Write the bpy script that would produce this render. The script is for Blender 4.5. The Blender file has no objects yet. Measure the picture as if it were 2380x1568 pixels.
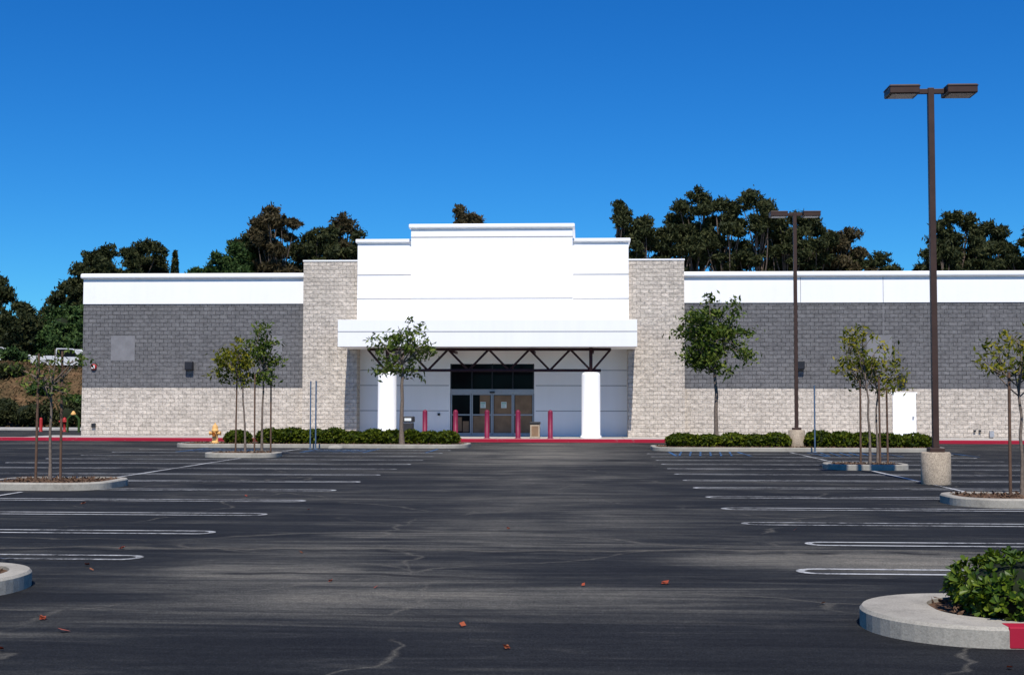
import bpy, math, random
import numpy as np
from mathutils import Matrix, Vector
random.seed(7); RNG=np.random.default_rng(11)
S=bpy.context.scene
S.view_settings.view_transform='Standard'; S.view_settings.look='None'; S.view_settings.exposure=0
COL=S.collection
# ------------------------------------------------------------------ node helpers
def nd(nt,t,props=None,ins=None):
    n=nt.nodes.new(t)
    for k,v in (props or {}).items(): setattr(n,k,v)
    for k,v in (ins or {}).items():
        if isinstance(v,bpy.types.NodeSocket): nt.links.new(v,n.inputs[k])
        else: n.inputs[k].default_value=v
    return n
def mk(name,rough=.8,spec=.3):
    m=bpy.data.materials.new(name); m.use_nodes=True; nt=m.node_tree
    b=nt.nodes['Principled BSDF']; b.inputs['Roughness'].default_value=rough
    b.inputs['Specular IOR Level'].default_value=spec
    return m,nt,b
def c4(c): return (c[0],c[1],c[2],1)
def ramp(nt,fac,stops):
    r=nt.nodes.new('ShaderNodeValToRGB'); nt.links.new(fac,r.inputs[0])
    e=r.color_ramp.elements
    while len(e)<len(stops): e.new(.5)
    for i,(p,c) in enumerate(stops):
        e[i].position=p; e[i].color=c4(c) if isinstance(c,tuple) else (c,c,c,1)
    return r.outputs[0]
def mixc(nt,fac,a,b,bt='MIX'):
    n=nt.nodes.new('ShaderNodeMix'); n.data_type='RGBA'; n.blend_type=bt
    for sock,v in ((n.inputs[0],fac),(n.inputs[6],a),(n.inputs[7],b)):
        if isinstance(v,bpy.types.NodeSocket): nt.links.new(v,sock)
        elif isinstance(v,(int,float)): sock.default_value=v
        else: sock.default_value=c4(v)
    return n.outputs[2]
def mth(nt,op,a,b=0.0,c=0.0,clamp=False):
    n=nt.nodes.new('ShaderNodeMath'); n.operation=op; n.use_clamp=clamp
    for i,v in enumerate((a,b,c)):
        if isinstance(v,bpy.types.NodeSocket): nt.links.new(v,n.inputs[i])
        else: n.inputs[i].default_value=v
    return n.outputs[0]
def pos(nt): return nt.nodes.new('ShaderNodeNewGeometry').outputs['Position']
def noise(nt,vec,scale,detail=4,rough=.55,dist=0,map=None):
    if map:
        vec=nd(nt,'ShaderNodeMapping',None,{'Vector':vec,'Scale':map}).outputs[0]
    return nd(nt,'ShaderNodeTexNoise',None,{'Vector':vec,'Scale':scale,'Detail':detail,'Roughness':rough,'Distortion':dist}).outputs[0]
def bump(nt,b,h,strength=.4,dist=.02):
    n=nd(nt,'ShaderNodeBump',None,{'Height':h,'Strength':strength,'Distance':dist})
    nt.links.new(n.outputs[0],b.inputs['Normal'])
def plain(name,col,rough=.7,var=.12,scale=3,spec=.3,metal=0,bs=0,bd=.01,bscale=40):
    m,nt,b=mk(name,rough,spec); p=pos(nt)
    n=noise(nt,p,scale,6,.6)
    lo=tuple(x*(1-var) for x in col); hi=tuple(min(1,x*(1+var)) for x in col)
    nt.links.new(ramp(nt,n,[(.3,lo),(.7,hi)]),b.inputs['Base Color'])
    b.inputs['Metallic'].default_value=metal
    if bs: bump(nt,b,noise(nt,p,bscale,4,.6),bs,bd)
    return m
# ------------------------------------------------------------------ materials
def cmu(name,c1,c2,mortar,rough_amt,contrast,course=.2,bdist=.05,edge=.5):
    m,nt,b=mk(name,.92,.15); p=pos(nt)
    s=nd(nt,'ShaderNodeSeparateXYZ',None,{0:p})
    u=mth(nt,'ADD',s.outputs[0],s.outputs[1])
    wob=noise(nt,p,4,3)
    v=mth(nt,'ADD',s.outputs[2],mth(nt,'MULTIPLY',mth(nt,'SUBTRACT',wob,.5),.035))
    vec=nd(nt,'ShaderNodeCombineXYZ',None,{0:u,1:v,2:0.0}).outputs[0]
    br=nd(nt,'ShaderNodeTexBrick',{'offset':.5},{'Vector':vec,'Color1':c4(c1),'Color2':c4(c2),'Mortar':c4(mortar),'Scale':1.0,
        'Mortar Size':.011,'Mortar Smooth':.3,'Bias':-.35,'Brick Width':.405,'Row Height':course})
    n1=noise(nt,p,7,6,.65); n2=noise(nt,p,.35,4,.6)
    n3=noise(nt,p,1,4,.6,map=(6,6,.25)); n4=noise(nt,p,1,3,.6,map=(2.0,2.0,5.5))
    col=mixc(nt,1.0,br.outputs[0],ramp(nt,n1,[(.3,1-contrast),(.62,1.0+contrast*.3)]),'MULTIPLY')
    col=mixc(nt,1.0,col,ramp(nt,n2,[(.3,.90),(.7,1.06)]),'MULTIPLY')
    col=mixc(nt,1.0,col,ramp(nt,n4,[(.35,.84),(.6,1.05)]),'MULTIPLY')
    col=mixc(nt,.35,col,ramp(nt,n3,[(.35,.80),(.65,1.08)]),'MULTIPLY')
    nt.links.new(col,b.inputs['Base Color'])
    h=mth(nt,'ADD',mth(nt,'MULTIPLY',n1,rough_amt),mth(nt,'MULTIPLY',mth(nt,'SUBTRACT',1,br.outputs[1]),edge))
    bump(nt,b,h,.9,bdist)
    return m
M={}
M['stone']=cmu('split_face_beige_block',(.68,.595,.50),(.60,.525,.44),(.42,.365,.30),1.9,.28)
M['gray']=cmu('painted_gray_block',(.190,.184,.184),(.158,.154,.156),(.070,.068,.070),1.3,.26,bdist=.045,edge=.9)
M['graysmooth']=plain('smooth_gray_block_patch',(.20,.195,.20),.85,.14,2.5,bs=.2)
def stucco(name,base):
    m,nt,b=mk(name,.85,.2); p=pos(nt)
    n=noise(nt,p,.5,6,.6); n2=noise(nt,p,1,5,.6,map=(3,3,.3))
    col=mixc(nt,1.0,ramp(nt,n,[(.3,tuple(x*.975 for x in base)),(.7,base)]),ramp(nt,n2,[(.25,.97),(.6,1.0)]),'MULTIPLY')
    nt.links.new(col,b.inputs['Base Color']); bump(nt,b,noise(nt,p,35,4,.6),.12,.005); return m
M['white']=stucco('white_stucco',(.95,.935,.915))
M['reveal']=plain('stucco_reveal_shadow_joint',(.27,.27,.28),.9,.1)
M['slabjoint']=plain('slab_joint',(.2,.19,.17),.9,.1)
M['maroon']=plain('maroon_steel_paint',(.045,.014,.018),.5,.2,5)
M['bollard']=plain('crimson_bollard_paint',(.19,.010,.04),.5,.2,6)
M['alu']=plain('aluminium_frame',(.40,.40,.41),.4,.08,8,metal=.3)
M['kraft']=plain('brown_kraft_paper',(.25,.16,.095),.6,.2,2.5,bs=.3,spec=.15)
M['paper']=plain('white_notice_paper',(.75,.78,.74),.8,.04)
M['papergreen']=plain('notice_green_ink',(.25,.5,.38),.8,.04)
M['dark']=plain('dark_interior',(.012,.012,.016),.8,.3)
mg,nt,b=mk('tinted_glass',.10,.07); b.inputs['Base Color'].default_value=(.005,.004,.006,1); M['glass']=mg
M['bronze']=plain('bronze_lamp_paint',(.052,.028,.020),.5,.18,4,spec=.3)
M['fixture']=plain('dark_fixture',(.022,.022,.026),.45,.2)
M['lens']=plain('lamp_lens',(.10,.085,.08),.25,.1)
M['door']=plain('white_steel_door',(.9,.89,.88),.6,.03)
M['can1']=plain('litter_bin_black',(.03,.03,.032),.6,.2)
M['hydrant']=plain('hydrant_yellow_paint',(.75,.42,.14),.65,.15,9)
M['wood']=plain('stake_wood',(.12,.07,.045),.9,.3,9,bs=.4)
M['graystake']=plain('blue_galvanised_post',(.08,.13,.20),.5,.15,8)
M['bark']=plain('young_bark',(.17,.13,.10),.95,.35,14,bs=.6,bd=.01,bscale=25)
M['eucbark']=plain('eucalyptus_bark',(.12,.09,.07),.95,.35,3,bs=.4)
M['redcan']=plain('red_standpipe_paint',(.35,.02,.02),.5,.15)
M['car']=plain('white_car_paint',(.6,.6,.6),.3,.03,spec=.5)
M['tyre']=plain('tyre_rubber',(.02,.02,.02),.9,.2)
M['curbwhite']=plain('pale_concrete',(.42,.40,.36),.9,.2,2,bs=.3,bd=.01)
def concrete(name,c,agg=0):
    m,nt,b=mk(name,.9,.2); p=pos(nt)
    n=noise(nt,p,1.6,7,.65); g=noise(nt,p,60,3,.7); st=noise(nt,p,5,6,.7)
    col=mixc(nt,1.0,ramp(nt,n,[(.3,tuple(x*.72 for x in c)),(.65,c)]),ramp(nt,g,[(.35,.80-agg),(.6,1.05+agg)]),'MULTIPLY')
    col=mixc(nt,1.0,col,ramp(nt,st,[(.3,.72),(.5,1.0)]),'MULTIPLY')
    nt.links.new(col,b.inputs['Base Color']); bump(nt,b,g,.35,.006+agg*.02); return m
M['conc']=concrete('kerb_concrete',(.42,.385,.32))
M['walk']=concrete('pavement_concrete',(.52,.48,.43))
M['agg']=concrete('exposed_aggregate_concrete',(.46,.37,.27),.3)
def redcurb():
    m,nt,b=mk('red_kerb_paint',.7,.3); p=pos(nt)
    n=noise(nt,p,5,7,.7); n2=noise(nt,p,25,3)
    f=ramp(nt,mth(nt,'ADD',mth(nt,'MULTIPLY',n,.7),mth(nt,'MULTIPLY',n2,.3)),[(.58,0.0),(.66,1.0)])
    nt.links.new(mixc(nt,f,(.36,.008,.030),(.28,.12,.12)),b.inputs['Base Color']); return m
M['red']=redcurb()
def soil(name,a,bb,sc=18):
    m,nt,b=mk(name,.95,.1); p=pos(nt); n=noise(nt,p,sc,6,.7)
    nt.links.new(ramp(nt,n,[(.35,a),(.65,bb)]),b.inputs['Base Color']); bump(nt,b,n,.8,.04); return m
M['soil']=soil('bark_mulch',(.05,.03,.018),(.22,.13,.08),22)
M['ground']=soil('dry_ground',(.10,.08,.05),(.2,.16,.1),.6)
M['drygrass']=soil('dry_grass_slope',(.04,.035,.015),(.17,.10,.05),.8)
def foliage(name,cols,trans=.25,rough=.6,spec=.2,nscale=1.3):
    m=bpy.data.materials.new(name); m.use_nodes=True; nt=m.node_tree; nt.nodes.clear()
    g=nt.nodes.new('ShaderNodeNewGeometry')
    n=noise(nt,g.outputs['Position'],nscale,3)
    f=mth(nt,'ADD',mth(nt,'MULTIPLY',g.outputs['Random Per Island'],.6),mth(nt,'MULTIPLY',n,.4))
    k=len(cols); col=ramp(nt,f,[(.12+.76*i/(k-1),c) for i,c in enumerate(cols)])
    p=nd(nt,'ShaderNodeBsdfPrincipled',None,{'Base Color':col,'Roughness':rough,'Specular IOR Level':spec})
    t=nd(nt,'ShaderNodeBsdfTranslucent',None,{'Color':col})
    mx=nd(nt,'ShaderNodeMixShader',None,{0:trans,1:p.outputs[0],2:t.outputs[0]})
    o=nt.nodes.new('ShaderNodeOutputMaterial'); nt.links.new(mx.outputs[0],o.inputs[0]); return m
M['euc']=foliage('eucalyptus_leaves',[(.012,.018,.006),(.032,.040,.013),(.080,.080,.028)],.15,.65,.15,.6)
M['eucbrown']=foliage('eucalyptus_leaves_olive',[(.022,.019,.008),(.055,.045,.020),(.11,.08,.038)],.15,.65,.15,.6)
M['shrubgreen']=foliage('far_shrub_leaves',[(.014,.032,.010),(.035,.07,.018),(.09,.14,.035)],.15,.65,.15,.6)
M['lime']=foliage('young_tree_leaves_yellow',[(.05,.07,.005),(.15,.16,.010),(.33,.26,.02)],.3)
M['green']=foliage('young_tree_leaves',[(.02,.045,.006),(.07,.11,.012),(.20,.23,.04)],.3)
M['hedge']=foliage('hedge_leaves',[(.012,.024,.002),(.045,.068,.004),(.13,.145,.008)],.15,.6,.12)
M['bush']=foliage('glossy_shrub_leaves',[(.014,.036,.003),(.045,.085,.006),(.15,.19,.012)],.15,.4,.25)
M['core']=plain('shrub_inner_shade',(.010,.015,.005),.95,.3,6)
M['leafred']=foliage('fallen_leaves_red',[(.22,.04,.02),(.35,.07,.03),(.28,.12,.05)],.1)
# asphalt ------------------------------------------------------------
def asphalt():
    m,nt,b=mk('asphalt_sealed_worn',.92,.12); p=pos(nt)
    s=nd(nt,'ShaderNodeSeparateXYZ',None,{0:p}); X,Y=s.outputs[0],s.outputs[1]
    A=noise(nt,p,1,8,.62,.9,map=(.20,.40,1))
    B=noise(nt,p,1,6,.70,1.8,map=(.22,2.0,1))
    C=noise(nt,p,1,5,.6,.6,map=(.5,.09,1))
    grain=noise(nt,p,60,3,.75); grain2=noise(nt,p,14,5,.7)
    f=mth(nt,'ADD',mth(nt,'ADD',mth(nt,'MULTIPLY',A,.44),mth(nt,'MULTIPLY',B,.46)),mth(nt,'MULTIPLY',C,.10))
    aisle=mth(nt,'SUBTRACT',1.0,mth(nt,'DIVIDE',mth(nt,'ABSOLUTE',mth(nt,'ADD',X,1.2)),4.0),clamp=True)
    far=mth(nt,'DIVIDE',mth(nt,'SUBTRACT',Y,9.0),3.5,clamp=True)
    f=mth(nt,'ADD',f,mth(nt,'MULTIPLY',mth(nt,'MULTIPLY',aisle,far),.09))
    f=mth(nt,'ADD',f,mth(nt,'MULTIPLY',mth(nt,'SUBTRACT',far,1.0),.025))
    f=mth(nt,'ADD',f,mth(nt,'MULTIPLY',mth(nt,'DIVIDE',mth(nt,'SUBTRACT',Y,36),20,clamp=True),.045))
    for cx,cy,rx,ry,am in ((3.2,14.7,2.6,1.5,.19),(-1.6,11.7,3.0,1.2,.11),(-2.0,44,6,9,.08),(-3.3,13.2,1.2,.8,.09)):
        dx=mth(nt,'DIVIDE',mth(nt,'SUBTRACT',X,cx),rx); dy=mth(nt,'DIVIDE',mth(nt,'SUBTRACT',Y,cy),ry)
        stain=mth(nt,'SUBTRACT',1.0,mth(nt,'ADD',mth(nt,'MULTIPLY',dx,dx),mth(nt,'MULTIPLY',dy,dy)),clamp=True)
        f=mth(nt,'ADD',f,mth(nt,'MULTIPLY',stain,am))
    col=ramp(nt,f,[(.42,(.0115,.0120,.0132)),(.505,(.0175,.0182,.0192)),(.56,(.034,.0335,.0315)),(.64,(.078,.074,.064)),(.76,(.16,.145,.118))])
    wn=nd(nt,'ShaderNodeTexNoise',None,{'Vector':p,'Scale':.5,'Detail':5.0})
    off=nd(nt,'ShaderNodeVectorMath',{'operation':'MULTIPLY_ADD'},{0:wn.outputs[1],1:(2.4,1.4,0),2:p}).outputs[0]
    vo=nd(nt,'ShaderNodeTexVoronoi',{'feature':'DISTANCE_TO_EDGE'},{'Vector':off,'Scale':.22}).outputs[0]
    crack=mth(nt,'MULTIPLY',ramp(nt,vo,[(.0,1.0),(.008,0.0)]),ramp(nt,noise(nt,p,.45,2),[(.43,0.0),(.52,1.0)]))
    col=mixc(nt,mth(nt,'MULTIPLY',crack,.5),col,(.12,.11,.09))
    sw=mth(nt,'ADD',mth(nt,'SUBTRACT',Y,15.25),mth(nt,'MULTIPLY',mth(nt,'SUBTRACT',noise(nt,p,.6,6,.6),.5),1.1))
    sw=mth(nt,'ADD',sw,mth(nt,'MULTIPLY',X,-.035))
    line=ramp(nt,mth(nt,'ABSOLUTE',sw),[(.0,1.0),(.06,.6),(.13,0.0)])
    line=mth(nt,'MULTIPLY',line,ramp(nt,noise(nt,p,1.7,3),[(.36,0.1),(.55,1.0)]))
    col=mixc(nt,mth(nt,'MULTIPLY',line,.85),col,(.007,.007,.008))
    l2=ramp(nt,mth(nt,'ABSOLUTE',mth(nt,'ADD',sw,-.24)),[(.0,1.0),(.10,0.0)])
    col=mixc(nt,mth(nt,'MULTIPLY',l2,.5),col,(.14,.125,.098))
    for y0,wob,sc,w,a in ((12.95,1.5,.35,.10,.8),(20.5,1.8,.25,.10,.7),(17.6,1.2,.3,.09,.65),(28.5,2.2,.2,.18,.65),(10.4,1.6,.3,.06,.6),(35,2.4,.2,.28,.65),(24,2.2,.22,.12,.6),(41,2.4,.2,.4,.6)):
        s2=mth(nt,'ADD',mth(nt,'SUBTRACT',Y,y0),mth(nt,'MULTIPLY',mth(nt,'SUBTRACT',noise(nt,p,sc,4,.5),.5),wob))
        l3=mth(nt,'MULTIPLY',ramp(nt,mth(nt,'ABSOLUTE',s2),[(.0,1.0),(w*.6,.8),(w,0.0)]),ramp(nt,noise(nt,p,.4,2),[(.42,0.0),(.50,1.0)]))
        col=mixc(nt,mth(nt,'MULTIPLY',l3,a),col,(.009,.009,.010))
    col=mixc(nt,1.0,col,ramp(nt,grain,[(.3,.5),(.5,1.0),(.72,2.3)]),'MULTIPLY')
    col=mixc(nt,1.0,col,ramp(nt,grain2,[(.3,.72),(.7,1.28)]),'MULTIPLY')
    nt.links.new(col,b.inputs['Base Color'])
    bump(nt,b,mth(nt,'ADD',grain,mth(nt,'MULTIPLY',grain2,.5)),.5,.008)
    return m
M['asphalt']=asphalt()
def paint(name,c,wear=.5):
    m,nt,b=mk(name,.85,.15); p=pos(nt)
    n=noise(nt,p,6,7,.75); n2=noise(nt,p,40,3,.7); n3=noise(nt,p,.45,3)
    f=mth(nt,'ADD',mth(nt,'ADD',mth(nt,'MULTIPLY',n,.40),mth(nt,'MULTIPLY',n2,.27)),mth(nt,'MULTIPLY',n3,.33))
    nt.links.new(mixc(nt,ramp(nt,f,[(wear-.06,0.0),(wear+.06,1.0)]),c,(.035,.035,.036)),b.inputs['Base Color']); return m
M['stripe']=paint('white_road_paint',(.46,.46,.45),.52)
M['blue']=paint('blue_road_paint',(.04,.15,.34),.49)
# ------------------------------------------------------------------ mesh helpers
def link(o,parent=None):
    COL.objects.link(o)
    if parent: o.parent=parent
    return o
def empty(name,loc=(0,0,0)):
    e=bpy.data.objects.new(name,None); e.location=loc; e.empty_display_size=.3; COL.objects.link(e)
    return e
def adopt(o,parent):
    if parent:
        o.parent=parent
        o.matrix_parent_inverse=Matrix.Translation(-Vector(parent.location))
    return o
def box(name,x0,x1,y0,y1,z0,z1,mat,parent=None,bev=0,seg=2):
    cx,cy,cz=(x0+x1)/2,(y0+y1)/2,(z0+z1)/2; a,b_,c=(x1-x0)/2,(y1-y0)/2,(z1-z0)/2
    v=[(sx*a,sy*b_,sz*c) for sx in(-1,1) for sy in(-1,1) for sz in(-1,1)]
    f=[(0,1,3,2),(4,6,7,5),(0,4,5,1),(2,3,7,6),(0,2,6,4),(1,5,7,3)]
    me=bpy.data.meshes.new(name); me.from_pydata(v,[],f); me.materials.append(mat)
    o=bpy.data.objects.new(name,me); o.location=(cx,cy,cz); COL.objects.link(o); adopt(o,parent)
    if bev:
        md=o.modifiers.new('b','BEVEL'); md.width=bev; md.segments=seg; md.limit_method='ANGLE'
    return o
class MB:
    def __init__(s): s.v=[];s.f=[];s.m=[];s.n=0
    def add(s,v,f,mi=0):
        v=np.asarray(v,dtype=np.float32).reshape(-1,3); f=np.asarray(f,dtype=np.int32).reshape(-1,4)
        s.v.append(v); s.f.append(f+s.n); s.m.append(np.full(len(f),mi,dtype=np.int32)); s.n+=len(v)
    def obj(s,name,mats,parent=None,smooth=None,loc=(0,0,0)):
        V=np.concatenate(s.v)-np.array(loc,dtype=np.float32); F=np.concatenate(s.f); Mi=np.concatenate(s.m)
        me=bpy.data.meshes.new(name); me.vertices.add(len(V)); me.vertices.foreach_set('co',V.ravel())
        me.loops.add(len(F)*4); me.loops.foreach_set('vertex_index',F.ravel())
        me.polygons.add(len(F)); me.polygons.foreach_set('loop_start',np.arange(0,len(F)*4,4,dtype=np.int32))
        me.polygons.foreach_set('material_index',Mi)
        if smooth is not None:
            me.polygons.foreach_set('use_smooth',np.isin(Mi,smooth))
        for m in mats: me.materials.append(m)
        me.update(calc_edges=True)
        o=bpy.data.objects.new(name,me); o.location=loc; COL.objects.link(o); adopt(o,parent); return o
    def tube(s,pts,rad,n=6,mi=0,cap=False):
        pts=[Vector(p) for p in pts]; V=[]
        for i,p in enumerate(pts):
            d=(pts[min(i+1,len(pts)-1)]-pts[max(i-1,0)]); d.normalize()
            a=d.cross(Vector((0,1,0)) if abs(d.y)<.9 else Vector((1,0,0))); a.normalize(); b=d.cross(a)
            for k in range(n):
                t=2*math.pi*k/n; q=p+(a*math.cos(t)+b*math.sin(t))*rad[i]; V.append(q[:])
        F=[(i*n+k,i*n+(k+1)%n,(i+1)*n+(k+1)%n,(i+1)*n+k) for i in range(len(pts)-1) for k in range(n)]
        s.add(V,F,mi)
    def lathe(s,c,prof,n=20,mi=0):
        V=[(c[0]+r*math.cos(2*math.pi*k/n),c[1]+r*math.sin(2*math.pi*k/n),c[2]+z) for r,z in prof for k in range(n)]
        F=[(i*n+k,i*n+(k+1)%n,(i+1)*n+(k+1)%n,(i+1)*n+k) for i in range(len(prof)-1) for k in range(n)]
        s.add(V,F,mi)
    def ell(s,c,r,mi=0,nu=12,nv=7):
        prof=[]
        for i in range(nv+1):
            t=-math.pi/2+math.pi*i/nv; prof.append((max(.002,math.cos(t)),math.sin(t)))
        V=[(c[0]+r[0]*a*math.cos(2*math.pi*k/nu),c[1]+r[1]*a*math.sin(2*math.pi*k/nu),c[2]+r[2]*z) for a,z in prof for k in range(nu)]
        F=[(i*nu+k,i*nu+(k+1)%nu,(i+1)*nu+(k+1)%nu,(i+1)*nu+k) for i in range(nv) for k in range(nu)]
        s.add(V,F,mi)
    def leaves(s,C,size,asp=.45,mi=0,nrm=None,droop=0):
        C=np.asarray(C,dtype=np.float32); n=len(C)
        a=RNG.normal(size=(n,3)); a[:,2]-=droop
        a/=np.linalg.norm(a,axis=1)[:,None]
        if nrm is None: r=RNG.normal(size=(n,3))
        else: r=nrm+RNG.normal(size=(n,3))*.5
        if nrm is not None:
            a=np.cross(r,a); a/=np.linalg.norm(a,axis=1)[:,None]
        b=np.cross(a,r); b/=(np.linalg.norm(b,axis=1)[:,None]+1e-6)
        sz=(size*RNG.uniform(.6,1.3,n))[:,None]
        V=np.stack([C-a*sz,C+b*sz*asp-a*sz*.1,C+a*sz,C-b*sz*asp-a*sz*.1],1).reshape(-1,3)
        s.add(V,np.arange(n*4).reshape(-1,4),mi)
def clump_pts(cent,sig,n):
    cent=np.asarray(cent); k=len(cent)
    P=np.repeat(cent,n,0)+RNG.normal(size=(k*n,3))*np.asarray(sig)
    return P
def shell(c,r,n,inner=.75):
    d=RNG.normal(size=(n,3)); d/=np.linalg.norm(d,axis=1)[:,None]
    return np.asarray(c)+d*np.asarray(r)*RNG.uniform(inner,1.0,(n,1))
# ------------------------------------------------------------------ ground
def sheet(name,x0,x1,y0,y1,z,mat):
    me=bpy.data.meshes.new(name); me.from_pydata([(x0,y0,z),(x1,y0,z),(x1,y1,z),(x0,y1,z)],[],[(0,1,2,3)]); me.materials.append(mat)
    return link(bpy.data.objects.new(name,me))
sheet('ground',-900,900,-300,1500,-.03,M['ground'])
sheet('parking_lot',-70,75,-40,92,0,M['asphalt'])
def ribbon(mb,pts,w,z,mi=0):
    pts=[Vector((p[0],p[1],0)) for p in pts]; V=[]
    for i,p in enumerate(pts):
        d=(pts[min(i+1,len(pts)-1)]-pts[max(i-1,0)]).normalized(); nn=Vector((-d.y,d.x,0))*w/2
        V+= [(p.x+nn.x,p.y+nn.y,z),(p.x-nn.x,p.y-nn.y,z)]
    mb.add(V,[(2*i+1,2*i+3,2*i+2,2*i) for i in range(len(pts)-1)],mi)
mb=MB()
def hair(xe,xc,y,hw=.19,z=.006):
    sg=1 if xe>xc else -1
    pts=[(xc,y-hw)]+[(xc+(xe-xc)*k/5,y-hw) for k in range(1,5)]
    for k in range(9):
        t=-math.pi/2+math.pi*k/8; pts.append((xe-sg*hw+sg*hw*math.cos(t),y+hw*math.sin(t)))
    pts+=[(xc+(xe-xc)*k/5,y+hw) for k in range(4,-1,-1)]
    ribbon(mb,pts,.09,z)
for i in range(13):
    y=14.35+2.87*i
    if y<49: hair(-4.9,-10.75,y); hair(-16.7,-10.85,y); hair(-24,-29.9,y); 
for i in range(13):
    y=13.65+2.72*i
    if y<46.5: hair((2.25,2.8)[i] if i<2 else 2.35,7.55,y); hair(12.9,7.65,y); hair(20.2,26,y)
ribbon(mb,[(-10.8,13),(-10.8,24.8)],.10,.010); ribbon(mb,[(-10.8,28.2),(-10.8,41.0)],.10,.010); ribbon(mb,[(-10.8,43.6),(-10.8,50)],.10,.010)
ribbon(mb,[(7.6,13),(7.6,22)],.10,.010); ribbon(mb,[(7.6,24.7),(7.6,34.6)],.10,.010); ribbon(mb,[(7.6,37.2),(7.6,48)],.10,.010)
mb.obj('parking_stripes',[M['stripe']])
mb=MB()
for x0,x1,y0,y1 in ((-14.5,-5.5,46.2,50.2),(3.2,13.2,44.2,48.0)):
    n=4; step=(x1-x0)/n
    for i in range(n+1): ribbon(mb,[(x0+i*step,y0),(x0+i*step,y1)],.10,.014)
    for i in (1,3):
        for k in range(6): ribbon(mb,[(x0+(i-1)*step+.35*k+.1,y0),(x0+(i-1)*step+.35*k+.45,y1)],.07,.018)
mb.obj('accessible_bay_markings',[M['blue']])
mb=MB()
lp=[(-3.86,9.66,.055),(-4.25,10.2,.04),(-5.0,13.2,.035),(-.91,10.1,.04),(-.52,9.2,.035),(.8,12.6,.05),(2.07,11.4,.035),(-6.2,24,.04),(-5.4,15.2,.04),(-5.2,13.6,.035),(-2.4,12.5,.025),(2.77,8.7,.03),(-1.9,12.1,.025),(-4.0,8.9,.03),(.02,12.4,.025),(-3.2,14.9,.03),(-1.0,18,.03),(3.1,9.0,.02),(-4.4,21,.035),(-.2,7.9,.02),(-8.5,22,.05),(2.9,18,.03)]
for x,y,s in lp:
    a=random.uniform(0,6.28)
    for k in range(random.choice([1,2,3])):
        a+=1.0; ca,sa=math.cos(a)*s,math.sin(a)*s; h=random.uniform(.015,.035)
        mb.add([(x-ca,y-sa,.01),(x-sa*.7,y+ca*.7,.012+h*.6),(x+ca,y+sa,.01+h),(x+sa*.7,y-ca*.7,.012)],[(0,1,2,3)])
mb.obj('fallen_leaves',[M['leafred']])
# ------------------------------------------------------------------ store building
B=empty('store_building',(-4.4,64.5,0))
YB=104.5
def bb(n,*a,bev=0,seg=2): return box(n,*a[:6],M[a[6]],B,bev,seg)
for tag,x0,x1 in (('west',-25.1,-13.8),('east',5.06,52)):
    bb(f'{tag}_base_block_wall',x0,x1,64.5,YB,0,2.53,'stone')
    bb(f'{tag}_gray_block_wall',x0+.004,x1-.004,64.504,YB-.01,2.53,6.75,'gray')
    bb(f'{tag}_white_parapet',x0-.006,x1,64.46,YB+.01,6.75,8.03,'white')
    bb(f'{tag}_parapet_cornice',x0-.13,x1,64.30,YB+.13,8.02,8.28,'white',bev=.09,seg=4)
for tag,x0,x1 in (('west',-13.8,-11.08),('east',2.29,5.06)):
    bb(f'{tag}_stone_pier',x0,x1,64.1,67.9,0,8.82,'stone')
    bb(f'{tag}_stone_pier_cap',x0-.03,x1+.03,64.07,67.93,8.82,8.89,'white')
bb('rear_core',-13.79,5.05,67.9,YB,0,7.9,'white')
bb('entry_wall_left',-11.08,-6.53,65.0,66,0,4.6,'white')
bb('entry_wall_right',-2.33,2.29,65.0,66,0,4.6,'white')
bb('entry_wall_lintel',-6.53,-2.33,65.0,66,3.76,4.6,'white')
bb('entry_upper_wall',-11.04,2.33,63.8,67.88,5.0,9.72,'white')
bb('entry_upper_coping',-11.14,2.43,63.68,67.95,9.70,9.88,'white',bev=.05,seg=3)
bb('entry_sign_panel',-8.32,-.40,63.3,67.86,5.0,10.36,'white')
bb('entry_sign_panel_coping',-8.43,-.29,63.17,67.97,10.34,10.55,'white',bev=.06,seg=3)
bb('canopy_fascia',-11.51,2.63,61.2,64.095,4.45,5.72,'white',bev=.01)
bb('canopy_soffit',-11.07,2.28,64.095,65.0,4.5,5.0,'white')
for i,z in enumerate((8.08,6.89)):
    bb(f'reveal_side_left_{i}',-11.04,-8.33,63.796,63.81,z,z+.05,'reveal'); bb(f'reveal_side_right_{i}',-.39,2.33,63.796,63.81,z,z+.05,'reveal')
for i,z in enumerate((9.88,6.87)): bb(f'reveal_panel_{i}',-8.32,-.40,63.296,63.31,z,z+.05,'reveal')
bb('reveal_canopy',-11.51,2.63,61.196,61.21,5.14,5.18,'reveal')
for i,z in enumerate((3.42,2.66,1.40)):
    bb(f'reveal_entry_left_{i}',-11.07,-6.6,64.996,65.01,z,z+.035,'reveal'); bb(f'reveal_entry_right_{i}',-2.25,2.28,64.996,65.01,z,z+.035,'reveal')
for i,x in enumerate((10.75,14.75,24)): bb(f'control_joint_{i}',x,x+.025,64.456,64.47,6.76,8.0,'reveal')
bb('control_joint_gray',14.75,14.78,64.5,64.51,2.6,6.74,'graysmooth')
for i,(x,z0,z1) in enumerate(((-23.65,3.9,5.15),(-16.15,3.9,5.15),(13.95,3.9,5.15),(30,3.9,5.15))):
    bb(f'smooth_block_patch_{i}',x,x+1.22,64.495,64.52,z0,z1,'graysmooth')
def wallpack(x,z):
    bb('wall_pack_light',x-.2,x+.2,64.22,64.5,z-.22,z+.22,'fixture',bev=.04)
    bb('wall_pack_lens',x-.16,x+.16,64.21,64.23,z-.17,z+.02,'fixture')
for x,z in ((-19.6,3.64),(10.7,3.68),(15.6,3.02),(32,3.3)): wallpack(x,z)
mb=MB(); 
V=[];n=16
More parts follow.
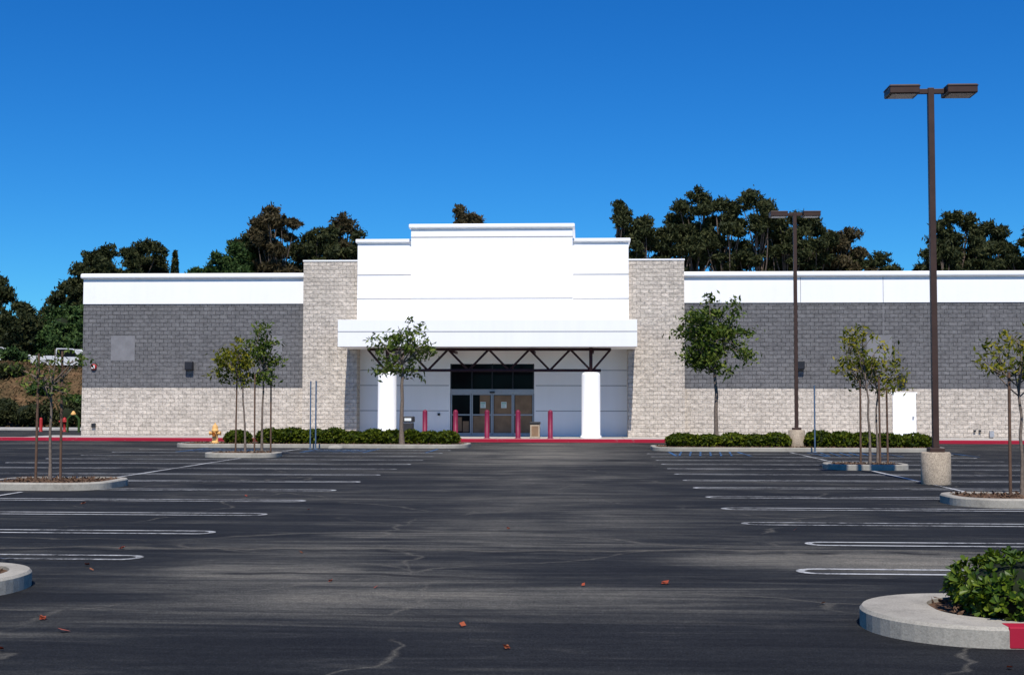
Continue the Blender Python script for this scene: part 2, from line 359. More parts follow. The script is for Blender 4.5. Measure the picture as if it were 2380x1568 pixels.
for y,r in ((64.5,.15),(64.42,.15),(64.38,.10),(64.37,.01)):
    for k in range(n): V.append((-24.5+r*math.cos(2*math.pi*k/n),y,3.58+r*math.sin(2*math.pi*k/n)))
mb.add(V,[(i*n+k,i*n+(k+1)%n,(i+1)*n+(k+1)%n,(i+1)*n+k) for i in range(3) for k in range(n)]); mb.obj('alarm_bell',[M['redcan']],B)
bb('alarm_bell_plate',-24.58,-24.42,64.36,64.372,3.50,3.66,'paper')
bb('service_door',15.15,16.27,64.44,64.56,.15,2.30,'door'); 
bb('service_door_frame_top',15.08,16.34,64.46,64.56,2.30,2.37,'door')
bb('service_door_handle',16.08,16.16,64.38,64.44,1.1,1.2,'alu')
bb('hose_bib_a',19.0,19.1,64.4,64.5,.45,.55,'fixture'); bb('hose_bib_b',19.25,19.35,64.4,64.5,.45,.55,'fixture'); bb('meter_box',19.75,19.95,64.36,64.5,.2,.5,'alu')
bb('outlet_box',-24.55,-24.35,64.4,64.5,.55,.75,'fixture')
bb('entry_keypad',-7.15,-7.03,64.93,65.0,1.18,1.3,'fixture')
bb('rooftop_unit',-20,-17.5,80,82.5,8.03,8.9,'alu')
for i,x in enumerate((-9.28,.47)):
    mb=MB(); mb.lathe((x,62.2,.15),[(.50,0),(.50,.10),(.46,.12),(.445,.14),(.445,2.99),(.42,3.07),(.34,3.12),(.01,3.13)],40)
    mb.obj(f'column_{i+1}',[M['white']],B,smooth=[0])
mb=MB()
def beam(p,q,w=.06):
    p=Vector(p);q=Vector(q);d=(q-p).normalized(); a=d.cross(Vector((0,1,0)))
    if a.length<.1: a=Vector((1,0,0))
    a.normalize(); b=d.cross(a).normalized(); V=[]
    for c in (p,q):
        for sx,sy in((-1,-1),(1,-1),(1,1),(-1,1)): V.append((c+a*sx*w+b*sy*w)[:])
    mb.add(V,[(0,1,5,4),(1,2,6,5),(2,3,7,6),(3,0,4,7),(3,2,1,0),(4,5,6,7)])
zt,zb=4.36,3.36; yt=62.2
beam((-10.25,yt,zt),(1.43,yt,zt),.065); beam((-9.75,yt+.003,zb),(.95,yt+.003,zb),.065)
for i in range(5):
    x=-9.28+1.95*i; beam((x,yt+.006,zb),(x+.975,yt+.006,zt),.05); beam((x+.975,yt-.006,zt),(x+1.95,yt-.006,zb),.05)
for x in (-9.28,.47):
    beam((x,yt+.01,3.2),(x,yt+.01,4.45),.08)
beam((.55,yt+.009,zb),(1.41,yt+.009,zt),.05); beam((-9.36,yt+.009,zb),(-10.23,yt+.009,zt),.05)
for x in (-9.28,-6.3,-2.4,.47): beam((x+.1,yt+.1,4.30),(x+.1,64.9,4.30),.055)
mb.obj('canopy_truss',[M['maroon']],B)
D=empty('entrance_doors',(-4.43,65.1,0)); D.parent=B; D.matrix_parent_inverse=Matrix.Translation(-Vector(B.location))
def db(n,*a,bev=0): return box(n,*a[:6],M[a[6]],D,bev)
db('interior_back',-6.53,-2.33,65.9,65.95,.15,3.76,'dark')
db('transom_glass',-6.5,-2.36,65.14,65.16,2.52,3.72,'glass')
for i,x in enumerate((-6.53,-5.48,-4.46,-3.43,-2.40)): db(f'transom_mullion_{i}',x,x+.06,65.06,65.2,2.52,3.76,'fixture')
db('door_header',-6.53,-2.33,65.03,65.2,2.28,2.50,'alu',bev=.01)
db('sensor',-4.55,-4.30,64.95,65.03,2.30,2.38,'fixture')
db('threshold',-6.53,-2.33,65.0,65.3,.15,.20,'alu')
for i in range(4):
    x=-6.50+1.04*i
    for k,(a,c) in enumerate(((x,x+.06),(x+.96,x+1.02))): db(f'door_{i}_stile_{k}',a,c,65.07,65.15,.2,2.28,'alu')
    db(f'door_{i}_rail_mid',x+.06,x+.96,65.08,65.14,1.19,1.25,'alu'); db(f'door_{i}_rail_bottom',x+.06,x+.96,65.08,65.14,.2,.32,'alu'); db(f'door_{i}_rail_top',x+.06,x+.96,65.08,65.14,2.21,2.28,'alu')
    db(f'door_{i}_glass',x+.06,x+.96,65.11,65.12,.32,2.21,'glass')
for i,(a,c,z0,z1) in enumerate(((-5.05,-4.54,.34,2.2),(-4.33,-3.46,.34,2.18),(-3.28,-2.45,.34,2.2),(-5.38,-5.05,.34,1.16),(-6.38,-5.95,.40,1.10),(-5.9,-5.6,.36,.9))):
    db(f'kraft_paper_{i}',a,c,65.102+.002*(i%2),65.109,z0,z1,'kraft')
for x in (-5.02,-3.98):
    db('door_notice',x,x+.27,65.085,65.10,1.56,1.86,'paper'); db('door_notice_header',x+.02,x+.25,65.08,65.083,1.76,1.82,'papergreen')
    for k in range(4): db('door_notice_line',x+.03,x+.22-.03*(k%2),65.08,65.083,1.60+.035*k,1.612+.035*k,'papergreen')
# ------------------------------------------------------------------ pavement
P=empty('pavement',(-4,62,0))
box('pavement_slab',-26.5,70,60.22,64.45,0,.15,M['walk'],P)
box('pavement_strip',-36,-26.5,60.22,60.9,0,.15,M['walk'],P)
box('entry_slab',-11.07,2.28,64.45,65.9,0,.151,M['walk'],P)
box('red_kerb',-36,70,60.05,60.22,-.02,.155,M['red'],P,bev=.02)
for i in range(32):
    x=-25+3*i; box('slab_joint',x,x+.015,60.23,64.44,.14,.1535,M['slabjoint'],P)
box('side_path',-60,-26.5,84,88,0,.12,M['curbwhite'],P)
for x in (-7.31,-5.87,-4.39,-2.94,-1.43):
    mb=MB(); mb.lathe((x,61.0,.15),[(.16,0),(.16,.02),(.115,.03),(.115,1.22),(.10,1.28),(.06,1.32),(.005,1.335)],20); mb.obj('bollard',[M['bollard']],smooth=[0],loc=(x,61.0,.15))
e=empty('litter_bin',(-8.2,61.9,.15))
box('bin_body',-8.43,-7.97,61.67,62.13,.15,.85,M['can1'],e,.03); box('bin_hood',-8.47,-7.93,61.63,62.17,.88,1.16,M['can1'],e,.05); box('bin_flap',-8.36,-8.04,61.61,61.63,.95,1.08,M['paper'],e)
e=empty('litter_bin',(-2.17,61.8,.15))
box('bin_body',-2.40,-1.94,61.57,62.03,.15,.80,M['agg'],e,.03); box('bin_lid',-2.43,-1.91,61.54,62.06,.80,.92,M['can1'],e,.04); box('bin_panel',-2.33,-2.01,61.56,61.575,.25,.72,M['kraft'],e)
# ------------------------------------------------------------------ islands
def rr(x0,x1,y0,y1,r,n=8):
    r=min(r,(x1-x0)/2-.001,(y1-y0)/2-.001); P=[]
    for cx,cy,a0 in ((x1-r,y1-r,0),(x0+r,y1-r,90),(x0+r,y0+r,180),(x1-r,y0+r,270)):
        for k in range(n+1):
            t=math.radians(a0+90*k/n); P.append((cx+r*math.cos(t),cy+r*math.sin(t)))
    return P
def island(x0,x1,y0,y1,r,inset=(.16,.16,.16,.16),h=.15,name='kerbed_island'):
    e=empty(name,((x0+x1)/2,(y0+y1)/2,0))
    o=rr(x0,x1,y0,y1,r,12); o2=rr(x0+.02,x1-.02,y0+.02,y1-.02,r-.02,12); inn=rr(x0+inset[0],x1-inset[1],y0+inset[2],y1-inset[3],max(.05,r-max(inset[2],.1)),12)
    rings=[[(p[0],p[1],-.02) for p in o],[(p[0],p[1],h-.025) for p in o],[(p[0],p[1],h) for p in o2],[(p[0],p[1],h) for p in inn],[(p[0],p[1],h-.10) for p in inn]]
    n=len(o); V=[p for rg in rings for p in rg]
    F=[(i*n+k,i*n+(k+1)%n,(i+1)*n+(k+1)%n,(i+1)*n+k) for i in range(4) for k in range(n)]
    me=bpy.data.meshes.new('kerb'); me.from_pydata([(a-e.location.x,b_-e.location.y,c) for a,b_,c in V],[],F); me.materials.append(M['conc'])
    link(bpy.data.objects.new('kerb',me),e)
    me=bpy.data.meshes.new('soil'); me.from_pydata([(p[0]-e.location.x,p[1]-e.location.y,h-.03) for p in inn],[],[tuple(range(n))]); me.materials.append(M['soil'])
    link(bpy.data.objects.new('soil',me),e)
    mb=MB(); k=int((x1-x0)*(y1-y0)*90); C=np.stack([RNG.uniform(x0+inset[0]+.1,x1-inset[1]-.1,k),RNG.uniform(y0+inset[2]+.1,y1-inset[3]-.1,k),RNG.uniform(h-.03,h+.015,k)],1)
    mb.leaves(C,.045,.35); mb.obj('mulch_chips',[M['soil']],e)
    return e
island(-16.3,-4.5,51.2,54.4,1.0)
island(2.7,13.6,48.9,52.2,1.0)
island(-12.2,-9.85,41.4,43.2,.6)
island(-12.1,-9.5,25.3,27.7,.8)
island(6.6,8.75,35.0,36.8,.6)
island(6.35,9.4,22.3,24.3,.8)
e=island(2.16,9.5,9.42,11.12,.84,inset=(.55,.2,.36,.2))
box('red_kerb_paint',3.0,9.0,9.417,9.60,0,.154,M['red'],e,.01)
island(-12,-5.12,10.9,12.7,.85,inset=(.40,.2,.2,.2))
# ------------------------------------------------------------------ plants
def hedge(name,x0,x1,yc,top,base=.12,wy=.62,leaf=.075,lobe=.85,dens=620,mat='hedge'):
    mb=MB(); n=max(1,int(round((x1-x0)/lobe))); st=(x1-x0)/n
    for i in range(n):
        cx=x0+st*(i+.5); rx=st*.62+random.uniform(-.03,.08) if n>1 else (x1-x0)/2; h=(top-base)*random.uniform(.86,1.08); cz=base+h*.42; rz=h*.58
        cy=yc+random.uniform(-.08,.08); wyy=wy*random.uniform(.92,1.08)
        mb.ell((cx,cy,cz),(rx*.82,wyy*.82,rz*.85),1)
        k=int(dens*4*(rx*wyy+rx*rz+wyy*rz))
        d=RNG.normal(size=(k,3)); d/=np.linalg.norm(d,axis=1)[:,None]
        d=np.sign(d)*np.abs(d)**.8; d/=np.maximum(np.linalg.norm(d,axis=1)[:,None],1e-5)
        bump_=1+.07*np.sin(d[:,:1]*9+i)*np.cos(d[:,1:2]*8+d[:,2:]*7)
        P_=np.array([cx,cy,cz])+d*np.array([rx,wyy,rz])*bump_*RNG.uniform(.84,1.07,(k,1))
        keep=P_[:,2]>base-.02
        mb.leaves(P_[keep],leaf,.5,0)
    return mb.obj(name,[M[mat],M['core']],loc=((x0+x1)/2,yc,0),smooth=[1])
hedge('shrub',-14.5,-13.45,52.7,.68,lobe=1.1)
hedge('hedge',-13.1,-10.35,52.7,.78); hedge('hedge',-10.4,-7.2,52.7,.70); hedge('hedge',-7.25,-5.05,52.7,.66)
hedge('hedge',3.4,5.3,50.5,.66); hedge('hedge',5.4,7.85,50.5,.66); hedge('hedge',8.65,11.2,50.5,.70); hedge('hedge',11.15,13.2,50.5,.64)
def near_bush(name,lobes,leafL=.066,per=185):
    mb=MB(); Vs=[]
    for (c,r) in lobes:
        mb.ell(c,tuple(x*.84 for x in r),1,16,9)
        area=4*(r[0]*r[1]+r[0]*r[2]+r[1]*r[2]); k=int(area*per)
        d=RNG.normal(size=(k,3)); d/=np.linalg.norm(d,axis=1)[:,None]
        P_=np.array(c)+d*np.array(r)*RNG.uniform(.84,1.06,(k,1))
        for p,dd in zip(P_,d):
            if p[2]<.14: continue
            ax=Vector((dd[0]*.8,dd[1]*.8,dd[2]*.8+.45)).normalized()+Vector(RNG.normal(size=3)*.22); ax.normalize()
            a=ax.orthogonal().normalized(); b_=ax.cross(a)
            m=random.randint(5,9); ph=random.uniform(0,6.28)
            for j in range(m):
                t=ph+2.4*j; rad=(a*math.cos(t)+b_*math.sin(t)); el=random.uniform(.2,1.0)
                dr=(rad*math.cos(el)+ax*math.sin(el)).normalized(); L=leafL*random.uniform(.65,1.25); W=L*.24
                sd=dr.cross(ax).normalized()*W; up=dr.cross(sd).normalized()*(W*.35)
                if up.dot(ax)<0: up=-up
                q=Vector(p)+ax*.004*j
                v=[q,q+dr*L*.4+sd*.7+up*.7,q+dr*L*.8+sd+up,q+dr*L, q+dr*L*.8-sd+up,q+dr*L*.4-sd*.7+up*.7,q+dr*L*.45,q+dr*L*.85]
                Vs.append([x[:] for x in v])
    V=np.array(Vs,dtype=np.float32); n=len(V); base=(np.arange(n)*8)[:,None,None]
    quads=np.array([[1,2,7,6],[7,4,5,6]])[None]+base
    tips=np.array([[2,3,4,7],[0,1,6,5]])[None]+base
    mb.add(V.reshape(-1,3),np.concatenate([quads,tips],1).reshape(-1,4),0)
    return mb.obj(name,[M['bush'],M['core']],smooth=[1],loc=(lobes[0][0][0],lobes[0][0][1],0))
near_bush('shrub',[((3.40,10.28,.30),(.54,.58,.24)),((3.30,10.0,.24),(.38,.35,.14)),((3.82,10.10,.29),(.60,.58,.22)),((4.0,10.5,.32),(.66,.52,.23)),((4.7,10.3,.32),(.7,.6,.25)),((5.6,10.3,.32),(.7,.6,.25))])
def branch(mb,p,q,r0,r1,n=5,mi=0,sag=.15,seg=4):
    p=Vector(p);q=Vector(q); L=(q-p).length; mid=(p+q)/2+Vector((random.uniform(-1,1)*L*.08,random.uniform(-1,1)*L*.08,-L*sag)); pts=[];rad=[]
    for i in range(seg+1):
        t=i/seg; pts.append((p*(1-t)**2+mid*2*t*(1-t)+q*t*t)[:]); rad.append(r0*(1-t)+r1*t)
    mb.tube(pts,rad,n,mi)
def young_tree(name,x,y,z0,H,zb,rx,ry,leafmat,nclump=26,per=34,leaf=.075,sig=.17,trunk=.045,lean=(0,0),stakes=(),off=(0,0),wob=.06,droop=.3,egg=0):
    e=empty(name,(x,y,z0)); mb=MB()
    ctr=Vector((x+off[0],y+off[1],(H+zb)/2)); rz=(H-zb)/2
    fork=zb-.25; pts=[];rad=[];n=9
    topz=H-.25*rz
    for i in range(n):
        t=i/(n-1); pts.append(Vector((x+lean[0]*t+off[0]*t*t*.8+random.uniform(-wob,wob)*t,y+off[1]*t,z0+(topz-z0)*t))); rad.append(trunk*(1-t)**.7+.008)
    rad[0]*=1.35; mb.tube(pts,rad,7,0)
    def tp(z):
        t=(z-z0)/(topz-z0)*(n-1); i=int(max(0,min(n-2,t))); return pts[i].lerp(pts[i+1],t-i)
    cs=[]
    mains=[]
    for i in range(8):
        a=2.4*i+random.uniform(-.4,.4); el=random.uniform(-.6,.8)
        q=ctr+Vector((rx*.55*math.cos(a),ry*.55*math.sin(a),rz*.6*el)); s=tp(max(fork,min(topz*.9,q.z-.35*rz-.25)))
        branch(mb,s,q,trunk*.5,.012,5,0,.12); mains.append(q)
    for i in range(nclump):
        d=Vector(RNG.normal(size=3)).normalized(); r=random.uniform(.35,1.08)
        w=1-egg*d.z
        q=ctr+Vector((d.x*rx*r*w,d.y*ry*r*w,d.z*rz*min(r,1.0)))
        s=min(mains,key=lambda m:(m-q).length); s=s.lerp(tp(max(fork,min(topz*.95,q.z-.3))),.25)
        branch(mb,s,q,.014,.005,4,0,.05,3); cs.append(q[:])
    cs=np.array(cs)
    for c in cs:
        sc=random.uniform(.6,1.35)
        mb.leaves(clump_pts([c],(sig*1.15*sc,sig*1.15*sc,sig*.7*sc),int(per*sc*sc)+4),leaf,.38,1,droop=droop)
    mb.obj('trunk_and_crown',[M['bark'],M[leafmat]],e,smooth=[0])
    for sx,sy,h in stakes:
        s=MB(); s.tube([(x+sx,y+sy,z0-.05),(x+sx*.95,y+sy,h)],[.03,.027],6,0); s.obj('stake',[M['wood']],e)
    if stakes:
        s=MB(); zz=min(z[2] for z in stakes)-.15; s.tube([(x+stakes[0][0],y+stakes[0][1],zz),(x,y,zz+.02)],[.008,.008],4,0); s.obj('tie',[M['fixture']],e)
    return e
young_tree('young_tree',-7.15,52.0,.12,5.2,2.5,1.42,1.1,'green',48,28,.11,.14,.09,lean=(-.1,0),off=(.0,0),wob=.14,egg=.15)
young_tree('young_tree',5.2,50.6,.12,5.95,2.7,1.42,1.2,'green',88,42,.11,.15,.085,lean=(.0,0),off=(-.12,0),wob=.08,egg=.1)
young_tree('staked_tree',-10.95,42.2,.12,3.85,2.1,.80,.6,'lime',30,26,.09,.12,.03,off=(-.42,0),stakes=((-.32,0,2.6),(.28,.1,2.7)))
young_tree('staked_tree',-10.6,43.0,.12,4.4,2.35,.58,.5,'green',32,32,.09,.12,.035,off=(.05,0),stakes=((.30,0,2.5),),egg=.15)
young_tree('staked_tree',-10.95,26.5,.12,3.0,1.85,.80,.6,'green',22,18,.06,.11,.028,off=(.05,0),stakes=((-.28,-.05,2.75),(.20,.05,2.8)))
young_tree('staked_tree',7.75,35.6,.12,3.85,2.0,.70,.6,'lime',28,24,.075,.11,.03,off=(-.25,0),stakes=((-.25,0,2.4),(.27,0,2.5)))
young_tree('staked_tree',8.15,36.5,.12,3.3,1.85,.70,.6,'lime',26,22,.075,.11,.028,off=(.0,0),stakes=((.28,0,2.3),))
young_tree('staked_tree',7.72,23.4,.12,3.05,1.9,.80,.6,'lime',28,20,.06,.10,.028,off=(.0,0),stakes=((-.22,-.05,2.3),))
young_tree('young_tree',-6.55,11.2,.12,3.7,2.1,.72,.55,'green',40,50,.06,.12,.06)
# eucalyptus: limbs fanning up, each ending in uneven drooping cloud-like masses
def euc(name,x,y,top,r,zg=0,bot=None,mat='euc',leaf=.24,ry=None,k=None,dens=30):
    mb=MB(); H=top-zg; r*=1.12; bot=bot if bot is not None else top-7.0; ry=ry or r
    n=8; pts=[];rad=[]
    for i in range(n):
        t=i/(n-1); pts.append(Vector((x+random.uniform(-.3,.3)*t*2,y,zg+(top-1.5-zg)*t))); rad.append((.34*(1-t)+.05)*H/18)
    mb.tube(pts,rad,7,0)
    k=k or int(6+r*5.5)
    lob=[]
    ox=random.uniform(-.4,.4)*r
    lob.append(((x+ox,y,top-.65),(r*.36,r*.34,.62)))
    lob.append(((x+ox+random.choice((-1,1))*r*.5,y,top-random.uniform(.9,1.6)),(r*.40,r*.34,.75)))
    lob.append(((x+ox-random.choice((-1,1))*r*.4,y,top-random.uniform(1.2,2.2)),(r*.42,r*.34,.8)))
    for i in range(k):
        t=(i+random.uniform(0,1))/k; z=bot+(top-1.5-bot)*t
        prof=math.sqrt(max(.25,1-((z-(bot+top)/2-.1)/((top-bot)*.62))**2))
        a=random.uniform(0,6.28); rr_=r*prof*random.uniform(.3,1.1); lr=random.uniform(.4,.9)*(.5+r*.17)
        lob.append(((x+rr_*math.cos(a),y+rr_*math.sin(a)*ry/r,z),(lr*random.uniform(1,1.4),lr,lr*random.uniform(.5,.85))))
    for c,rad_ in lob:
        s=pts[max(1,min(n-2,int((c[2]-zg)/(top-zg)*n)-2))]; branch(mb,s,(c[0],c[1],c[2]-rad_[2]*.3),.11,.03,4,0,.12)
        nc=int(12+rad_[0]*12); cs=shell(c,rad_,nc,.45)
        for q in cs:
            sc=random.uniform(.6,1.3)
            mb.leaves(clump_pts([q],(.19*sc,.19*sc,.13*sc),int(dens*sc)),leaf,.32,1,droop=.8)
    return mb.obj(name,[M['eucbark'],M[mat]],loc=(x,y,zg))
random.seed(47)
for (x,top,r,kw) in [(-57,14.9,2.8,{'bot':5,'k':34}),(-53.4,11.5,2.4,{'bot':5,'k':20}),(-50.6,15.6,2.8,{'bot':5,'k':34}),(-48.6,15.4,2.6,{'bot':6,'k':30}),(-46.6,16.6,2.6,{}),(-44.6,16.9,2.4,{}),(-42.9,17.7,2.0,{}),(-41.6,16.6,1.7,{}),
    (-35.6,16.4,1.9,{'mat':'shrubgreen'}),(-33.9,17.6,2.1,{'mat':'shrubgreen'}),
    (-31.2,20.2,2.2,{}),(-28.9,20.7,2.0,{'mat':'eucbrown'}),(-27.0,18.5,2.0,{}),(-25.3,18.8,2.2,{}),(-22.7,20.5,1.6,{'mat':'eucbrown','k':9}),(-21.0,18.6,1.9,{}),(-30.4,17.0,2.4,{}),(-24,16.9,2.2,{}),
    (-11.4,20.7,1.4,{'mat':'eucbrown'}),(-10,20.6,1.3,{'mat':'eucbrown'}),
    (3.4,21.0,1.15,{'k':11}),(5.6,19.5,1.5,{}),(8.4,20.1,2.1,{}),(11.3,22.4,2.1,{}),(13.3,21.2,1.9,{}),(16.5,22.0,1.9,{}),(10.3,18.2,2.4,{}),(14.8,17.8,2.0,{}),
    (19.2,19.6,1.9,{}),(21.4,20.3,2.5,{}),(23.4,18.6,2.0,{'mat':'eucbrown'}),(25.5,18.9,2.0,{'mat':'eucbrown'}),(28.4,16.5,1.8,{}),(26.6,16.8,1.8,{}),(18.0,16.8,2.0,{}),
    (33.1,17.0,1.8,{}),(36.5,20.4,2.3,{}),(38.8,19.3,2.1,{}),(41.4,18.5,2.3,{}),(34.9,17.3,2.0,{}),(39.5,17,2.4,{}),(44,16.8,2.2,{}),(50,19,2.6,{}),(56,18,2.8,{}),(-62,17,3,{}),(-69,18,3,{})]:
    euc('eucalyptus_tree',x,125+random.uniform(-3,3),top,r,0 if x>-30 else 4.5,**kw)
mb=MB(); 
mb.tube([(-39.6,125,4.5),(-39.6,125,16)],[.15,.03],6,0)
zz=RNG.uniform(6,16.7,2600); rr_=.42*np.sqrt(np.clip((16.9-zz)/4,0.02,1)); a=RNG.uniform(0,6.28,2600)
mb.leaves(np.stack([-39.6+rr_*np.cos(a),125+rr_*np.sin(a),zz],1),.2,.4,1); mb.obj('cypress_tree',[M['eucbark'],M['euc']],loc=(-39.6,125,4.5))
# ------------------------------------------------------------------ hillside to the left
def sm(t): t=max(0,min(1,t)); return t*t*(3-2*t)
def hz(x,y):
    side=max(sm((-29-x)/5),sm((y-112)/8))
    return -.05+side*(4.9*sm((y-90)/16)+.25*math.sin(x*.5+y*.3)*sm((y-92)/5))+sm((y-150)/150)*9*side
xs=np.linspace(-190,150,120); ys=np.concatenate([np.linspace(88,130,44),np.linspace(133,420,26)])
V=[(x,y,hz(x,y)) for y in ys for x in xs]; nx=len(xs)
me=bpy.data.meshes.new('hillside'); me.from_pydata(V,[],[(j*nx+i,j*nx+i+1,(j+1)*nx+i+1,(j+1)*nx+i) for j in range(len(ys)-1) for i in range(nx-1)]); me.materials.append(M['drygrass'])
for p in me.polygons: p.use_smooth=True
link(bpy.data.objects.new('hillside',me))
mb=MB(); k=9000; gx=RNG.uniform(-60,-29,k); gy=RNG.uniform(90,110,k); gz=np.array([hz(a,b_) for a,b_ in zip(gx,gy)])+.1
mb.leaves(np.stack([gx,gy,gz],1),.22,.2,0); mb.obj('dry_grass',[M['drygrass']])
def shrub(name,x,y,z,r,h,mat,leaf=.17,per=30):
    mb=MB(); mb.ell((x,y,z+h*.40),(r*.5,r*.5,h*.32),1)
    for j in range(max(8,int(r*r*4))):
        d=RNG.normal(size=3); d/=np.linalg.norm(d); c=np.array([x,y,z+h*.5])+d*np.array([r*.72,r*.72,h*.36])*random.uniform(.6,1)
        lr=random.uniform(.6,1.2)
        for q in shell(c,(r*.28*lr,r*.28*lr,h*.18*lr),9,.4):
            mb.leaves(clump_pts([q],(.22,.22,.15),per),leaf,.45,0)
    return mb.obj(name,[M[mat],M['core']],loc=(x,y,z))
for i in range(16):
    x=-27.5-1.7*i; shrub('slope_shrub',x,90.5+random.uniform(-.5,.5),.1,1.3,1.85+random.uniform(-.1,.3),'euc',.14,26)
for i,(x,y,r,h) in enumerate([(-50,112,3.0,6),(-46.5,113,2.4,4.2),(-43.5,113,2.4,4.6),(-41,112,2.2,4.2),(-38.5,113,2.2,3.9),(-53,108,2.5,3.5),(-56,114,3,6.5),(-47.6,107.5,1.3,1.5),(-41.0,107.5,1.3,1.5),(-38,109,1.5,2.6),(-36,112,2,3.5),(-47.5,117,2.8,7.0),(-40.5,117,2.8,6.5),(-44,118,2.8,7.3),(-37,104,1.1,1.1),(-45,101,1.1,.8),(-41,98,1.0,.8),(-38,96,1.1,.8),(-43,95,1.0,.7),(-35,99,1.1,1.0)]):
    shrub('hillside_shrub',x,y,hz(x,y),r,h,'shrubgreen' if i%3 else 'euc',.2,22)
def vehicle(name,x,y,z,prof,glass,L):
    e=empty(name,(x,y,z)); 
    def ext(nm,pr,y0,y1,mat):
        n=len(pr); V=[(p[0],y0,p[1]) for p in pr]+[(p[0],y1,p[1]) for p in pr]
        F=[tuple(range(n)),tuple(range(2*n-1,n-1,-1))]+[(k,(k+1)%n+0,(k+1)%n+n,k+n) for k in range(n)]
        me=bpy.data.meshes.new(nm); me.from_pydata(V,[],F); me.materials.append(mat); o=link(bpy.data.objects.new(nm,me),e); md=o.modifiers.new('b','BEVEL'); md.width=.05; md.segments=2
    ext('body',prof,-.9,.9,M['car']); 
    for i,g in enumerate(glass): ext(f'window_{i}',g,-.915,.915,M['glass'])
    for i,wx in enumerate((-L*.31,L*.31)):
        for j,wy in enumerate((-.85,.65)):
            w=MB(); V=[]; n=16
            for yy,rr2 in ((wy,.01),(wy,.34),(wy+.2,.34),(wy+.2,.01)):
                for k in range(n): V.append((wx+rr2*math.cos(6.2832*k/n),yy-(.06 if j==0 else -.06),.34+rr2*math.sin(6.2832*k/n)))
            w.add(V,[(a*n+k,a*n+(k+1)%n,(a+1)*n+(k+1)%n,(a+1)*n+k) for a in range(3) for k in range(n)]); o=w.obj('wheel',[M['tyre']]); o.parent=e
    return e
pick=[(-2.7,.45),(2.7,.45),(2.75,.95),(2.6,1.08),(1.5,1.15),(.9,1.75),(-.5,1.8),(-.65,1.15),(-2.7,1.15)]
vehicle('pickup_truck',-44.0,109.5,hz(-44,109.5)+.02,pick,[[(1.3,1.17),(.85,1.67),(.2,1.7),(.2,1.17)],[(.1,1.17),(.1,1.7),(-.42,1.7),(-.5,1.17)]],5.4)
sed=[(-2.3,.4),(2.3,.4),(2.3,.8),(1.3,.95),(.6,1.4),(-.9,1.45),(-1.7,1.0),(-2.3,.95)]
vehicle('parked_car',-50.0,109.8,hz(-50.0,109.8)+.02,sed,[[(1.1,.97),(.55,1.34),(-.1,1.36),(-.1,.97)],[(-.2,.97),(-.2,1.36),(-.85,1.37),(-1.4,.99)]],4.6)
for x,h in ((-33.7,.85),):
    mb=MB(); mb.lathe((x,80,0),[(.12,0),(.10,.03),(.10,h-.1),(.07,h),(.01,h+.02)],14); mb.obj('bollard',[M['redcan']],loc=(x,80,0))
e=empty('fire_standpipe',(-32.2,80,0)); mb=MB(); mb.lathe((-32.2,80,0),[(.14,0),(.09,.04),(.08,.55),(.15,.6),(.15,.75),(.08,.85),(.01,.9)],14)
mb.tube([(-32.5,79.9,.62),(-31.9,79.9,.62)],[.07,.07],8); mb.tube([(-32.3,80,.62),(-32.3,79.7,.55)],[.07,.08],8); mb.obj('standpipe_body',[M['redcan']],e)
e=empty('backflow_valve',(-30.9,78,0)); mb=MB(); mb.tube([(-31.2,78,0),(-31.2,78,.8),(-31.0,78,1.0),(-30.7,78,1.0),(-30.5,78,.8),(-30.5,78,0)],[.08]*6,8); mb.obj('pipe',[M['shrubgreen']],e)
mb=MB(); mb.lathe((-30.85,78,1.0),[(.02,0),(.16,.05),(.16,.12),(.04,.3),(.01,.3)],12); mb.obj('valve_wheel',[M['hydrant']],e)
# ------------------------------------------------------------------ street lamps
def lamp(x,y,zb,H,base_z=.7):
    e=empty('street_lamp',(x,y,0))
    mb=MB(); mb.lathe((x,y,0),[(.31,0),(.315,.02),(.315,base_z-.03),(.29,base_z),(.005,base_z)],32); mb.obj('concrete_base',[M['agg']],e)
    box('base_plate',x-.16,x+.16,y-.16,y+.16,base_z,base_z+.09,M['bronze'],e,.01)
    box('pole',x-.065,x+.065,y-.065,y+.065,base_z+.09,H,M['bronze'],e,.008)
    box('cross_arm',x-.33,x+.33,y-.04,y+.04,H-.13,H-.02,M['bronze'],e,.01)
    for s in (-1,1):
        a,b_=sorted((x+s*.30,x+s*.95)); 
        box('lamp_head',a,b_,y-.29,y+.29,H-.17,H+.03,M['bronze'],e,.02)
        box('lamp_head_lid',a-.012,b_+.012,y-.302,y+.302,H-.02,H+.0,M['bronze'],e,.004)
        box('lamp_lens',a+.06,b_-.06,y-.24,y+.24,H-.178,H-.16,M['lens'],e)
lamp(7.73,29.0,0,8.72); lamp(8.25,50.6,0,9.15,.78)
for x,y,h in ((-10.5,50.3,2.62),(-10.25,50.1,2.62),(8.55,48.4,2.45)):
    mb=MB(); mb.tube([(x,y,0),(x,y,h)],[.028,.028],8); mb.lathe((x,y,0),[(.09,0),(.09,.015),(.03,.02)],10); mb.obj('sign_post',[M['graystake']])
mb=MB(); mb.ell((-9.55,50.5,.02),(.32,.22,.12)); mb.obj('concrete_wheel_stop',[M['conc']],smooth=[0])
e=empty('fire_hydrant',(-14.9,52.6,.12)); mb=MB(); x,y=-14.9,52.6
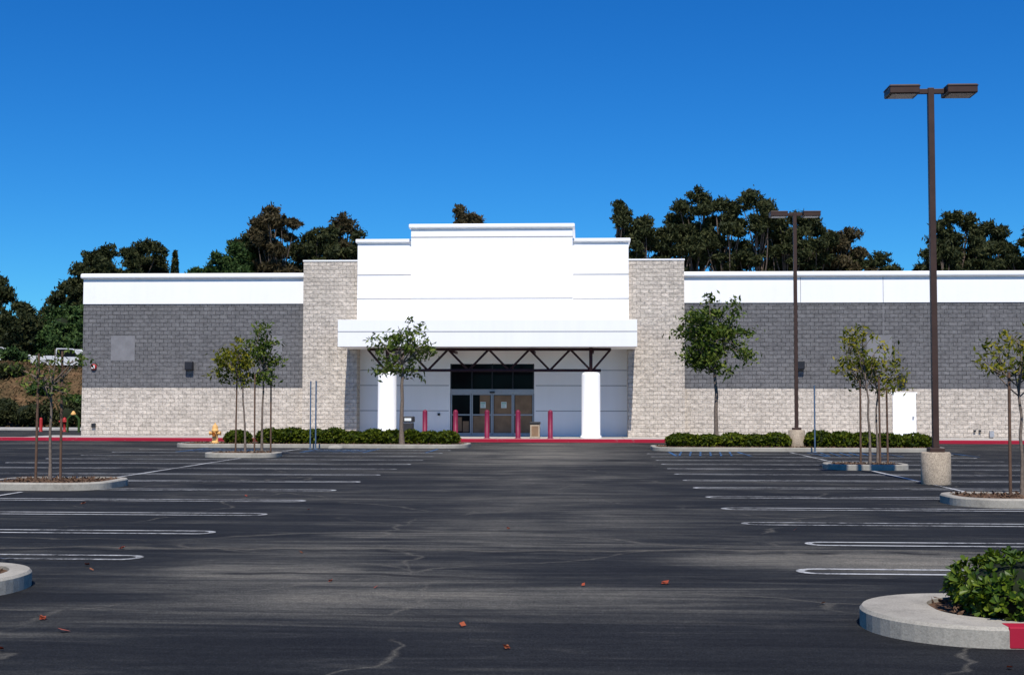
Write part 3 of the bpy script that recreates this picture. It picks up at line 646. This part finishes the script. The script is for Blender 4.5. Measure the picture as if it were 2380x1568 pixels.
mb.lathe((x,y,.12),[(.17,0),(.17,.05),(.12,.06),(.115,.48),(.15,.49),(.15,.54),(.125,.55),(.12,.66),(.08,.75),(.03,.78),(.03,.83),(.005,.84)],18)
mb.tube([(x-.23,y,.54),(x+.23,y,.54)],[.06,.06],10); mb.tube([(x-.235,y,.54),(x-.19,y,.54)],[.08,.08],10); mb.tube([(x+.19,y,.54),(x+.235,y,.54)],[.08,.08],10)
mb.tube([(x,y,.5),(x,y-.2,.5)],[.08,.08],10); mb.tube([(x,y-.19,.5),(x,y-.24,.5)],[.10,.09],10)
mb.obj('hydrant_body',[M['hydrant']],e)
# ------------------------------------------------------------------ light, sky
EL=54.0
W=bpy.data.worlds.new('World'); S.world=W; W.use_nodes=True; nt=W.node_tree
bg=nt.nodes['Background']
sk=nt.nodes.new('ShaderNodeTexSky'); sk.sky_type='NISHITA'; sk.sun_disc=False; sk.sun_elevation=math.radians(EL); sk.sun_rotation=math.radians(176.3)
sk.air_density=1.0; sk.dust_density=.0; sk.ozone_density=3.0; sk.altitude=300
hs=nd(nt,'ShaderNodeHueSaturation',None,{'Saturation':1.35,'Value':1.0,'Color':sk.outputs[0]})
tint=mixc(nt,1.0,hs.outputs[0],(.24,.72,1.10),'MULTIPLY')
nt.links.new(tint,bg.inputs[0]); bg.inputs[1].default_value=.105
L=bpy.data.lights.new('sun','SUN'); L.energy=5.0; L.angle=math.radians(.5); L.color=(1,.96,.90)
lo=bpy.data.objects.new('sun',L); COL.objects.link(lo); lo.location=(0,-20,40)
d=Vector((-.064,1,-math.tan(math.radians(EL)))); lo.rotation_euler=d.to_track_quat('-Z','Y').to_euler()
# ------------------------------------------------------------------ camera
cam=bpy.data.cameras.new('camera'); co=bpy.data.objects.new('camera',cam); COL.objects.link(co)
cam.sensor_width=36; cam.lens=45.85; cam.clip_end=3000; cam.clip_start=.1
R=Matrix.Rotation(math.radians(3.03),4,'Z')@Matrix.Rotation(math.radians(92.97),4,'X')@Matrix.Rotation(math.radians(.115),4,'Z')
co.matrix_world=Matrix.Translation((0,0,1.7))@R
S.camera=co
